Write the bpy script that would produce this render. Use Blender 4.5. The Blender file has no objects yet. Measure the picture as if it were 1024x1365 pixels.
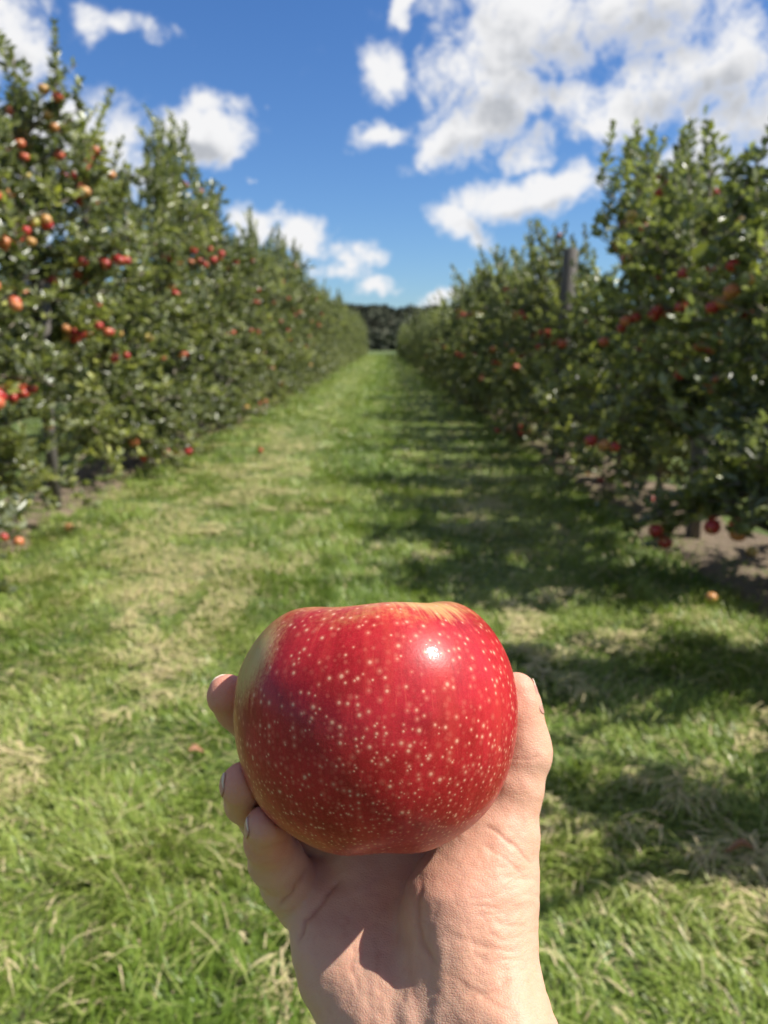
import bpy, math, random
import numpy as np
from mathutils import Vector, Matrix, Euler

R = math.radians
scn = bpy.context.scene
COL = scn.collection

# ------------------------------------------------------------------ camera
PITCH = 12.0
cam_d = bpy.data.cameras.new('camera')
cam = bpy.data.objects.new('camera', cam_d)
COL.objects.link(cam)
cam.location = (0, 0, 1.5)
cam.rotation_euler = (R(90 - PITCH), 0, 0)
cam_d.sensor_fit = 'VERTICAL'
cam_d.sensor_height = 36.0
FPX = 1063.0
cam_d.lens = 36.0 * FPX / 1365.0
cam_d.clip_start = 0.01
cam_d.clip_end = 3000
cam_d.dof.use_dof = True
cam_d.dof.focus_distance = 0.242
cam_d.dof.aperture_fstop = cam_d.lens / 1.75
scn.camera = cam
CAM = Vector(cam.location)
CR = Vector((1, 0, 0)); CU = Vector((0, math.sin(R(PITCH)), math.cos(R(PITCH)))); CF = Vector((0, math.cos(R(PITCH)), -math.sin(R(PITCH))))

# ------------------------------------------------------------------ sun, sky, exposure
SUN = Vector((.63, -.06, .755)).normalized()
sun_d = bpy.data.lights.new('sun', 'SUN')
sun_d.energy = 5.0
sun_d.angle = R(.53)
sun_d.color = (1.0, .95, .87)
sun = bpy.data.objects.new('sun', sun_d)
COL.objects.link(sun)
sun.rotation_euler = SUN.to_track_quat('Z', 'Y').to_euler()
sun.location = (10, -4, 12)

scn.view_settings.view_transform = 'Standard'
scn.view_settings.look = 'None'
scn.view_settings.exposure = 0.6
scn.view_settings.gamma = 1.0
scn.render.engine = 'CYCLES'
scn.cycles.use_denoising = True
scn.cycles.max_bounces = 6
scn.cycles.diffuse_bounces = 3
scn.cycles.glossy_bounces = 3
scn.cycles.transmission_bounces = 4
scn.cycles.transparent_max_bounces = 6
scn.cycles.caustics_reflective = False
scn.cycles.caustics_refractive = False
scn.cycles.sample_clamp_indirect = 6


class NT:
    """tiny node-tree builder"""
    def __init__(s, tree):
        s.t = tree; s.n = tree.nodes; s.l = tree.links
    def add(s, typ, **kw):
        n = s.n.new(typ)
        for k, v in kw.items():
            if k.startswith('i_'):
                key = k[2:]
                key = int(key) if key.isdigit() else key.replace('_', ' ')
                s.set(n.inputs[key], v)
            else:
                setattr(n, k, v)
        return n
    def set(s, sock, v):
        if isinstance(v, bpy.types.NodeSocket):
            s.l.new(v, sock)
        else:
            sock.default_value = v
    def math(s, op, a, b=None, c=None, clamp=False):
        n = s.add('ShaderNodeMath', operation=op, use_clamp=clamp)
        s.set(n.inputs[0], a)
        if b is not None: s.set(n.inputs[1], b)
        if c is not None: s.set(n.inputs[2], c)
        return n.outputs[0]
    def vmath(s, op, a, b=None, out=0):
        n = s.add('ShaderNodeVectorMath', operation=op)
        s.set(n.inputs[0], a)
        if b is not None:
            s.set(n.inputs['Scale'] if op == 'SCALE' else n.inputs[1], b)
        return n.outputs[out]
    def smooth(s, v, a, b, lo=0., hi=1.):
        n = s.add('ShaderNodeMapRange', interpolation_type='SMOOTHSTEP')
        s.set(n.inputs[0], v)
        n.inputs[1].default_value = a; n.inputs[2].default_value = b
        n.inputs[3].default_value = lo; n.inputs[4].default_value = hi
        return n.outputs[0]
    def mix(s, f, a, b, blend='MIX'):
        n = s.add('ShaderNodeMix', data_type='RGBA', blend_type=blend)
        s.set(n.inputs[0], f); s.set(n.inputs[6], a); s.set(n.inputs[7], b)
        return n.outputs[2]
    def noise(s, vec, scale, detail=4, rough=.5, dist=0., out=0, dims='3D'):
        n = s.add('ShaderNodeTexNoise', noise_dimensions=dims)
        s.set(n.inputs['Vector'], vec)
        n.inputs['Scale'].default_value = scale
        n.inputs['Detail'].default_value = detail
        n.inputs['Roughness'].default_value = rough
        n.inputs['Distortion'].default_value = dist
        return n.outputs[out]


def rgb(r, g, b):
    f = lambda c: (c / 255 / 12.92) if c / 255 <= .04045 else ((c / 255 + .055) / 1.055) ** 2.4
    return (f(r), f(g), f(b), 1)


def direction(px, py):
    """world direction (azimuth, elevation) of a sky position as surveyed from the photograph"""
    v = CF + CR * ((px - 512) / FPX) + CU * ((682 - py) / FPX)
    v.normalize()
    return math.atan2(v.x, v.y), math.asin(v.z)


# clouds of that day: centre, half sizes (in degrees of sky through the conversion above), weight, tilt
CLOUDS = [
    (700, 20, 125, 60, 1.0, 8), (860, 10, 120, 60, 1.0, 0), (740, 60, 80, 45, .85, 15),
    (650, 95, 90, 42, .95, 12), (750, 128, 80, 30, .85, 10), (640, 165, 78, 38, 1.0, -18), (590, 205, 50, 20, .7, -20),
    (690, 185, 55, 30, .7, 0), (800, 165, 45, 24, .6, 20), (930, 100, 120, 48, 1.0, -8), (990, 165, 70, 45, .9, 0),
    (850, 150, 50, 34, .7, 0), (950, 215, 70, 40, .85, 0), (1010, 290, 60, 50, .8, 0), (960, 330, 60, 50, .7, 0),
    (710, 255, 85, 24, .95, -8), (620, 300, 42, 24, .8, 15), (655, 318, 25, 12, .5, 0), (770, 240, 30, 26, .6, 0),
    (505, 90, 34, 34, .95, 30), (535, 12, 16, 14, .9, 0), (500, 184, 40, 14, .75, -12), (572, 72, 22, 16, .5, 0),
    (262, 178, 62, 36, 1.1, 5), (300, 200, 22, 28, .8, 0), (235, 170, 30, 26, .6, 0),
    (20, 60, 48, 50, 1.0, 20), (0, 20, 50, 30, .8, 0), (30, 210, 75, 62, 1.0, 0), (110, 190, 75, 52, .9, 0), (150, 250, 60, 40, .7, 0), (20, 290, 60, 50, .7, 0),
    (115, 35, 28, 20, .5, -30), (175, 35, 45, 14, .55, 8), (240, 50, 34, 12, .45, 15), (70, 70, 30, 18, .4, 0),
    (340, 300, 32, 22, .8, 0), (405, 315, 38, 30, 1.0, 0), (335, 350, 30, 24, .5, 0), (470, 342, 48, 15, .8, -4), (440, 362, 40, 12, .6, 0),
    (500, 380, 34, 11, .7, -6), (600, 398, 48, 13, .95, -8), (660, 392, 26, 9, .6, 0), (350, 249, 12, 6, .5, 0), (362, 157, 7, 6, .3, 0),
    (700, 345, 18, 10, .4, 0), (843, 181, 12, 10, .6, 0), (730, 208, 16, 10, .5, 0), (960, 430, 50, 40, .6, 0), (60, 400, 60, 40, .4, 0),
    (740, 380, 40, 18, .5, 0),
]

world = bpy.data.worlds.new('World')
scn.world = world
world.use_nodes = True
W = NT(world.node_tree)
W.n.clear()
sky = W.add('ShaderNodeTexSky', sky_type='NISHITA', sun_disc=False)
sky.sun_elevation = math.asin(SUN.z)
sky.sun_rotation = math.atan2(SUN.x, SUN.y)
sky.altitude = 300
sky.air_density = 1.0
sky.dust_density = .35
sky.ozone_density = 2.4
tc = W.add('ShaderNodeTexCoord').outputs['Generated']
sep = W.add('ShaderNodeSeparateXYZ'); W.l.new(tc, sep.inputs[0])
az = W.math('ARCTAN2', sep.outputs[0], sep.outputs[1])
el = W.math('ARCSINE', sep.outputs[2])
comb = W.add('ShaderNodeCombineXYZ'); W.l.new(az, comb.inputs[0]); W.l.new(el, comb.inputs[1])
P0 = comb.outputs[0]
wn = W.noise(tc, 9., 3, .55, 0, out=1)
wn2 = W.noise(tc, 30., 3, .6, 0, out=1)
warp = W.vmath('ADD', W.vmath('SCALE', W.vmath('SUBTRACT', wn, (.5, .5, .5)), .07), W.vmath('SCALE', W.vmath('SUBTRACT', wn2, (.5, .5, .5)), .022))
P = W.vmath('ADD', P0, warp)
P2 = W.vmath('ADD', P, (.012, .030, 0))
def blobs(vec, lst):
    acc = None
    for (cx, cy, rx, ry, wgt, tilt) in lst:
        if cx > 540 and cy < 240 and rx > 60: wgt *= .84
        a0, e0 = direction(cx, cy)
        mp = W.add('ShaderNodeMapping', vector_type='TEXTURE')
        W.l.new(vec, mp.inputs['Vector'])
        mp.inputs['Location'].default_value = (a0, e0, 0)
        mp.inputs['Rotation'].default_value = (0, 0, R(-tilt))
        mp.inputs['Scale'].default_value = (rx / 1200 * 1.42, ry / 1200 * 1.42, 1)
        ln = W.vmath('LENGTH', mp.outputs[0], out=1)
        b = W.smooth(ln, 1.35, 0., 0., wgt)
        acc = b if acc is None else W.math('SMOOTH_MAX', acc, b, .12)
    return acc


dens = blobs(P, CLOUDS)
above = blobs(P2, [c for c in CLOUDS if c[2] * c[3] > 1700])
# unseen clouds added behind and above the viewer for whiter ambient light
aa = W.math('ABSOLUTE', az)
other = W.math('MAXIMUM', W.smooth(aa, .62, .9), W.smooth(el, .62, .85))
gen = W.smooth(W.noise(W.vmath('MULTIPLY', tc, (1, 1, 1.8)), 3.2, 4, .5, .2), .42, .60, 0, 1.)
dens = W.math('MAXIMUM', dens, W.math('MULTIPLY', gen, other))
n1 = W.noise(tc, 20., 7, .62, .35)
n2 = W.noise(tc, 75., 5, .62, .2)
nn = W.math('ADD', W.math('MULTIPLY', W.math('SUBTRACT', n1, .5), 1.75), W.math('MULTIPLY', W.math('SUBTRACT', n2, .5), .55))
dd = W.math('ADD', dens, W.math('MULTIPLY', nn, W.smooth(dens, .0, .22)))
cover = W.smooth(dd, .16, .80)
nl = W.noise(W.vmath('ADD', tc, (.02, 0, .035)), 11., 5, .55, .3)
nl2 = W.noise(W.vmath('ADD', tc, (.012, 0, .022)), 30., 4, .6, .2)
tv = W.math('ADD', above, W.math('ADD', W.math('MULTIPLY', W.math('SUBTRACT', nl, .5), 1.5), W.math('MULTIPLY', W.math('SUBTRACT', nl2, .5), .6)))
thick = W.math('MULTIPLY', W.smooth(tv, .36, .92), W.smooth(dd, .3, .9))
ccol = W.mix(thick, (8.2, 8.2, 8.3, 1), (4.3, 4.5, 4.9, 1))
ccol = W.mix(other, ccol, (4.6, 4.3, 3.9, 1))  # added clouds kept dim and warm to neutralise the blue fill
lowwhite = W.mix(W.smooth(el, .0, .5), (.64, .86, 1.12, 1), (.50, .82, 1.24, 1))
skyc = W.mix(1.0, sky.outputs[0], lowwhite, 'MULTIPLY')
fin = W.mix(cover, skyc, ccol)
bg = W.add('ShaderNodeBackground')
W.l.new(fin, bg.inputs[0]); bg.inputs[1].default_value = .074
wo = W.add('ShaderNodeOutputWorld'); W.l.new(bg.outputs[0], wo.inputs[0])
world.cycles.sampling_method = 'MANUAL'
world.cycles.sample_map_resolution = 1024


# ------------------------------------------------------------------ helpers
def tag(o, label=None, cat=None, group=None, kind=None):
    if label: o['label'] = label
    if cat: o['category'] = cat
    if group: o['group'] = group
    if kind: o['kind'] = kind
    return o


def mesh_np(name, verts, faces_quads=None, faces_tris=None, smooth=True):
    me = bpy.data.meshes.new(name)
    verts = np.asarray(verts, np.float32)
    q = np.zeros((0, 4), np.int32) if faces_quads is None else np.asarray(faces_quads, np.int32)
    t = np.zeros((0, 3), np.int32) if faces_tris is None else np.asarray(faces_tris, np.int32)
    me.vertices.add(len(verts)); me.vertices.foreach_set('co', verts.ravel())
    nl = q.size + t.size
    me.loops.add(nl)
    me.loops.foreach_set('vertex_index', np.concatenate([q.ravel(), t.ravel()]))
    me.polygons.add(len(q) + len(t))
    st = np.concatenate([np.arange(len(q)) * 4, q.size + np.arange(len(t)) * 3]).astype(np.int32)
    me.polygons.foreach_set('loop_start', st)
    me.polygons.foreach_set('use_smooth', np.full(len(st), smooth))
    me.update(calc_edges=True)
    me.validate()
    return me


def attr(me, name, data):
    a = me.attributes.new(name, 'FLOAT', 'POINT')
    a.data.foreach_set('value', np.asarray(data, np.float32))


def link(name, me, mat=None, parent=None):
    o = bpy.data.objects.new(name, me)
    COL.objects.link(o)
    if mat is not None and me is not None:
        me.materials.clear(); me.materials.append(mat)
    if parent is not None: o.parent = parent
    return o


def new_mat(name):
    m = bpy.data.materials.new(name); m.use_nodes = True
    n = NT(m.node_tree); n.n.clear()
    out = n.add('ShaderNodeOutputMaterial')
    return m, n, out


def value_noise(x, y, scale, seed):
    rng = np.random.default_rng(seed)
    tab = rng.random((256, 256))
    X = x / scale + 1000.37; Y = y / scale + 1000.11
    xi = np.floor(X).astype(int); yi = np.floor(Y).astype(int)
    fx = X - xi; fy = Y - yi
    fx = fx * fx * (3 - 2 * fx); fy = fy * fy * (3 - 2 * fy)
    g = lambda a, b: tab[a % 256, b % 256]
    return (g(xi, yi) * (1 - fx) + g(xi + 1, yi) * fx) * (1 - fy) + (g(xi, yi + 1) * (1 - fx) + g(xi + 1, yi + 1) * fx) * fy


def tubes_np(paths, sides=6):
    """paths: list of (pts Nx3, radii N) -> verts, quads of closed tapered tubes"""
    V = []; Q = []; off = 0
    for pts, rad in paths:
        pts = np.asarray(pts, float); rad = np.asarray(rad, float)
        n = len(pts)
        tan = np.gradient(pts, axis=0)
        tan /= np.linalg.norm(tan, axis=1)[:, None] + 1e-9
        ref = np.array([1., 0, 0]) if abs(tan[0][0]) < .8 else np.array([0, 1., 0])
        u = np.cross(tan, ref); u /= np.linalg.norm(u, axis=1)[:, None] + 1e-9
        w = np.cross(tan, u)
        a = np.linspace(0, 2 * math.pi, sides, endpoint=False)
        ring = pts[:, None, :] + rad[:, None, None] * (np.cos(a)[None, :, None] * u[:, None, :] + np.sin(a)[None, :, None] * w[:, None, :])
        V.append(ring.reshape(-1, 3))
        i = np.arange(n - 1)[:, None] * sides; j = np.arange(sides)[None, :]; j2 = (j + 1) % sides
        q = np.stack([i + j, i + j2, i + sides + j2, i + sides + j], -1).reshape(-1, 4) + off
        Q.append(q)
        V.append(pts[-1:]); V.append(pts[:1])
        tip = off + n * sides; bot = tip + 1
        jj = np.arange(sides); jj2 = (jj + 1) % sides
        last = off + (n - 1) * sides
        Q.append(np.stack([last + jj, last + jj2, np.full(sides, tip), np.full(sides, tip)], -1))
        Q.append(np.stack([off + jj2, off + jj, np.full(sides, bot), np.full(sides, bot)], -1))
        off += n * sides + 2
    V = np.concatenate(V); Q = np.concatenate(Q)
    deg = Q[:, 2] == Q[:, 3]
    return V, Q[~deg], Q[deg][:, :3]


# ------------------------------------------------------------------ materials
def mat_leaf():
    m, n, out = new_mat('apple_leaf')
    t = n.add('ShaderNodeAttribute', attribute_name='tint').outputs['Fac']
    oi = n.add('ShaderNodeObjectInfo').outputs['Random']
    cr = n.add('ShaderNodeValToRGB')
    e = cr.color_ramp.elements
    e[0].position = 0; e[0].color = (.044, .056, .020, 1)
    e[1].position = 1; e[1].color = (.46, .47, .13, 1)
    x = cr.color_ramp.elements.new(.45); x.color = (.140, .165, .058, 1)
    x = cr.color_ramp.elements.new(.85); x.color = (.290, .305, .105, 1)
    n.l.new(t, cr.inputs[0])
    back = n.add('ShaderNodeNewGeometry').outputs['Backfacing']
    c = n.mix(back, cr.outputs[0], n.mix(.42, cr.outputs[0], (.34, .38, .27, 1)))
    hs = n.add('ShaderNodeHueSaturation')
    n.l.new(c, hs.inputs['Color'])
    n.l.new(n.math('MULTIPLY_ADD', oi, .5, .78), hs.inputs['Value'])
    p = n.add('ShaderNodeBsdfPrincipled')
    n.l.new(hs.outputs[0], p.inputs['Base Color'])
    p.inputs['Roughness'].default_value = .33
    p.inputs['Specular IOR Level'].default_value = .75
    tr = n.add('ShaderNodeBsdfTranslucent')
    n.l.new(n.mix(1.0, hs.outputs[0], (1.6, 1.7, .6, 1), 'MULTIPLY'), tr.inputs[0])
    ms = n.add('ShaderNodeMixShader'); ms.inputs[0].default_value = .3
    n.l.new(p.outputs[0], ms.inputs[1]); n.l.new(tr.outputs[0], ms.inputs[2])
    n.l.new(ms.outputs[0], out.inputs[0])
    return m


def mat_bark():
    m, n, out = new_mat('apple_bark')
    tc = n.add('ShaderNodeTexCoord').outputs['Object']
    a = n.noise(n.vmath('MULTIPLY', tc, (1, 1, .25)), 60, 4)
    c = n.mix(a, (.10, .075, .055, 1), (.34, .29, .24, 1))
    p = n.add('ShaderNodeBsdfPrincipled'); n.l.new(c, p.inputs['Base Color'])
    p.inputs['Roughness'].default_value = .8
    b = n.add('ShaderNodeBump'); b.inputs['Distance'].default_value = .004
    n.l.new(a, b.inputs['Height']); n.l.new(b.outputs[0], p.inputs['Normal'])
    n.l.new(p.outputs[0], out.inputs[0])
    return m


def mat_post():
    m, n, out = new_mat('weathered_wood')
    tc = n.add('ShaderNodeTexCoord').outputs['Object']
    a = n.noise(n.vmath('MULTIPLY', tc, (1, 1, .06)), 90, 4)
    c = n.mix(a, (.07, .062, .055, 1), (.20, .18, .16, 1))
    p = n.add('ShaderNodeBsdfPrincipled'); n.l.new(c, p.inputs['Base Color'])
    p.inputs['Roughness'].default_value = .85
    b = n.add('ShaderNodeBump'); b.inputs['Distance'].default_value = .004
    n.l.new(a, b.inputs['Height']); n.l.new(b.outputs[0], p.inputs['Normal'])
    n.l.new(p.outputs[0], out.inputs[0])
    return m


def mat_fruit():
    m, n, out = new_mat('orchard_apple_skin')
    tc = n.add('ShaderNodeTexCoord').outputs['Object']
    oi = n.add('ShaderNodeObjectInfo').outputs['Random']
    cr = n.add('ShaderNodeValToRGB'); cr.color_ramp.interpolation = 'LINEAR'
    e = cr.color_ramp.elements
    e[0].position = 0; e[0].color = (.33, .025, .025, 1)
    e[1].position = 1; e[1].color = (.42, .38, .08, 1)
    x = e.new(.45); x.color = (.47, .04, .035, 1)
    x = e.new(.72); x.color = (.58, .15, .07, 1)
    x = e.new(.90); x.color = (.55, .30, .10, 1)
    n.l.new(oi, cr.inputs[0])
    a = n.noise(tc, 22, 2)
    c = n.mix(n.smooth(a, .52, .75), cr.outputs[0], (.58, .30, .12, 1))
    p = n.add('ShaderNodeBsdfPrincipled'); n.l.new(c, p.inputs['Base Color'])
    p.inputs['Roughness'].default_value = .32
    n.l.new(p.outputs[0], out.inputs[0])
    return m


def mat_grass():
    m, n, out = new_mat('grass_blade')
    t = n.add('ShaderNodeAttribute', attribute_name='tint').outputs['Fac']
    cr = n.add('ShaderNodeValToRGB')
    e = cr.color_ramp.elements
    e[0].position = 0; e[0].color = (.062, .125, .014, 1)
    e[1].position = 1; e[1].color = (.66, .54, .33, 1)
    x = e.new(.30); x.color = (.155, .235, .028, 1)
    x = e.new(.55); x.color = (.275, .335, .072, 1)
    x = e.new(.74); x.color = (.37, .42, .13, 1)
    x = e.new(.86); x.color = (.58, .49, .28, 1)
    n.l.new(t, cr.inputs[0])
    p = n.add('ShaderNodeBsdfPrincipled')
    n.l.new(cr.outputs[0], p.inputs['Base Color'])
    p.inputs['Roughness'].default_value = .42
    p.inputs['Specular IOR Level'].default_value = .45
    tr = n.add('ShaderNodeBsdfTranslucent')
    n.l.new(n.mix(1.0, cr.outputs[0], (1.5, 1.6, .8, 1), 'MULTIPLY'), tr.inputs[0])
    ms = n.add('ShaderNodeMixShader'); ms.inputs[0].default_value = .2
    n.l.new(p.outputs[0], ms.inputs[1]); n.l.new(tr.outputs[0], ms.inputs[2])
    n.l.new(ms.outputs[0], out.inputs[0])
    return m


def mat_ground():
    m, n, out = new_mat('turf_ground')
    tc = n.add('ShaderNodeTexCoord').outputs['Object']
    a = n.noise(tc, 1.4, 5, .6)
    b = n.noise(tc, 30, 4, .6)
    c = n.mix(n.smooth(a, .35, .7), (.060, .105, .018, 1), (.12, .17, .035, 1))
    c = n.mix(n.smooth(b, .45, .75), c, (.10, .085, .045, 1))
    p = n.add('ShaderNodeBsdfPrincipled'); n.l.new(c, p.inputs['Base Color'])
    p.inputs['Roughness'].default_value = .95
    bm = n.add('ShaderNodeBump'); bm.inputs['Distance'].default_value = .03
    n.l.new(b, bm.inputs['Height']); n.l.new(bm.outputs[0], p.inputs['Normal'])
    n.l.new(p.outputs[0], out.inputs[0])
    return m


def mat_soil():
    m, n, out = new_mat('bare_soil')
    tc = n.add('ShaderNodeTexCoord').outputs['Object']
    a = n.noise(tc, 5, 5, .65)
    b = n.noise(tc, 60, 4, .7)
    c = n.mix(a, (.09, .062, .040, 1), (.27, .20, .135, 1))
    c = n.mix(n.smooth(b, .5, .7), c, (.38, .31, .22, 1))
    p = n.add('ShaderNodeBsdfPrincipled'); n.l.new(c, p.inputs['Base Color'])
    p.inputs['Roughness'].default_value = .95
    bm = n.add('ShaderNodeBump'); bm.inputs['Distance'].default_value = .02
    n.l.new(b, bm.inputs['Height']); n.l.new(bm.outputs[0], p.inputs['Normal'])
    n.l.new(p.outputs[0], out.inputs[0])
    return m


def mat_hill():
    m, n, out = new_mat('hill_woodland_floor')
    tc = n.add('ShaderNodeTexCoord').outputs['Object']
    a = n.noise(tc, .12, 4, .6)
    c = n.mix(a, (.045, .055, .03, 1), (.075, .075, .045, 1))
    p = n.add('ShaderNodeBsdfPrincipled'); n.l.new(c, p.inputs['Base Color'])
    p.inputs['Roughness'].default_value = .95
    n.l.new(p.outputs[0], out.inputs[0])
    return m


LEAF = mat_leaf(); BARK = mat_bark(); POST = mat_post(); FRUIT = mat_fruit()
GRASS = mat_grass(); GROUND = mat_ground(); SOIL = mat_soil(); HILL = mat_hill()

# ------------------------------------------------------------------ apple profile (unit = greatest radius)
PROF = np.array([(0, .36), (.07, .385), (.15, .47), (.25, .58), (.36, .655), (.48, .68), (.60, .665), (.72, .595), (.83, .475), (.915, .33),
                 (.973, .17), (1.0, 0), (1.0, -.16), (.982, -.33), (.945, -.49), (.89, -.64), (.82, -.775), (.73, -.89), (.62, -.985), (.50, -1.05),
                 (.39, -1.075), (.29, -1.06), (.19, -.99), (.10, -.91), (0, -.885)])
PROF = (PROF - np.array([0, -.2])) * np.array([1, .93])   # centre the height on the body


def profile_curve(n):
    p = PROF
    d = np.concatenate([[0], np.cumsum(np.linalg.norm(np.diff(p, axis=0), axis=1))])
    s = np.linspace(0, d[-1], n)
    # Catmull-Rom through the listed points
    out = []
    pp = np.vstack([p[0] * [-1, 1] if p[0][0] else [-p[1][0], p[1][1]], p, [-p[-2][0], p[-2][1]]])
    for si in s:
        k = min(np.searchsorted(d, si, side='right') - 1, len(p) - 2)
        t = (si - d[k]) / (d[k + 1] - d[k])
        a, b, c, e = pp[k], pp[k + 1], pp[k + 2], pp[k + 3]
        out.append(.5 * ((2 * b) + (-a + c) * t + (2 * a - 5 * b + 4 * c - e) * t * t + (-a + 3 * b - 3 * c + e) * t ** 3))
    out = np.array(out); out[0, 0] = 0; out[-1, 0] = 0
    return out


def apple_points(theta, rz, lobes=1.0):
    """rz: Nx2 profile, theta: M -> N x M x 3"""
    rho = rz[:, 0][:, None]; z = rz[:, 1][:, None]
    th = theta[None, :]
    topw = np.clip((z - .25) / .5, 0, 1); botw = np.clip((-z - .2) / .6, 0, 1)
    lob = 1 + lobes * (.012 * np.cos(2 * th + .6) * np.ones_like(z) + .018 * np.cos(5 * th + 1.3) * botw + .012 * np.cos(5 * th + .4) * topw)
    zz = z + lobes * topw * (.012 * np.cos(th - .1) + .007 * np.cos(5 * th + .4)) + lobes * botw * .03 * np.cos(5 * th + 1.3) * np.clip(rho, 0, .6)
    x = rho * lob * np.cos(th); y = rho * lob * np.sin(th)
    return np.stack([x, y, np.broadcast_to(zz, x.shape)], -1)


def revolve(n, mseg, radius, lobes=1.0):
    rz = profile_curve(n)
    th = np.linspace(0, 2 * math.pi, mseg, endpoint=False)
    g = apple_points(th, rz, lobes) * radius
    top = g[0].mean(0); bot = g[-1].mean(0)
    body = g[1:-1].reshape(-1, 3)
    V = np.vstack([body, top, bot])
    r = n - 2
    i = np.arange(r - 1)[:, None] * mseg; j = np.arange(mseg)[None, :]; j2 = (j + 1) % mseg
    Q = np.stack([i + j, i + mseg + j, i + mseg + j2, i + j2], -1).reshape(-1, 4)
    jj = np.arange(mseg); jj2 = (jj + 1) % mseg
    t1 = np.stack([np.full(mseg, len(V) - 2), jj, jj2], -1)
    t2 = np.stack([np.full(mseg, len(V) - 1), (r - 1) * mseg + jj2, (r - 1) * mseg + jj], -1)
    return V, Q, np.vstack([t1, t2])

# ================================================================== the held apple
APPLE_R = .0488
AC_PX = (501, 960, .28)


def cam_local(px, py, d):
    return np.array([(px - 512) / FPX * d, (682 - py) / FPX * d, -d])


AC = cam_local(*AC_PX)
ROT = np.array([list(CR), list(CU), list(-CF)]).T            # camera axes in world


def to_world(loc):
    return CAM + CR * float(loc[0]) + CU * float(loc[1]) - CF * float(loc[2])


# apple axis (stem direction) in the hand frame: leaning back from the eye, stem end slightly towards it
ax_a = R(8.5)
ax_y = np.array([math.sin(R(-1.5)), math.cos(ax_a), -math.sin(ax_a)]); ax_y /= np.linalg.norm(ax_y)
ax_x = np.cross(ax_y, [0, 0, 1.]); ax_x /= np.linalg.norm(ax_x)
ax_z = np.cross(ax_x, ax_y)
# apple mesh frame: X -> ax_x (right), Y -> -ax_z (away), Z -> ax_y (stem)
A_ROT = np.stack([ax_x, -ax_z, ax_y], 1)


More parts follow.
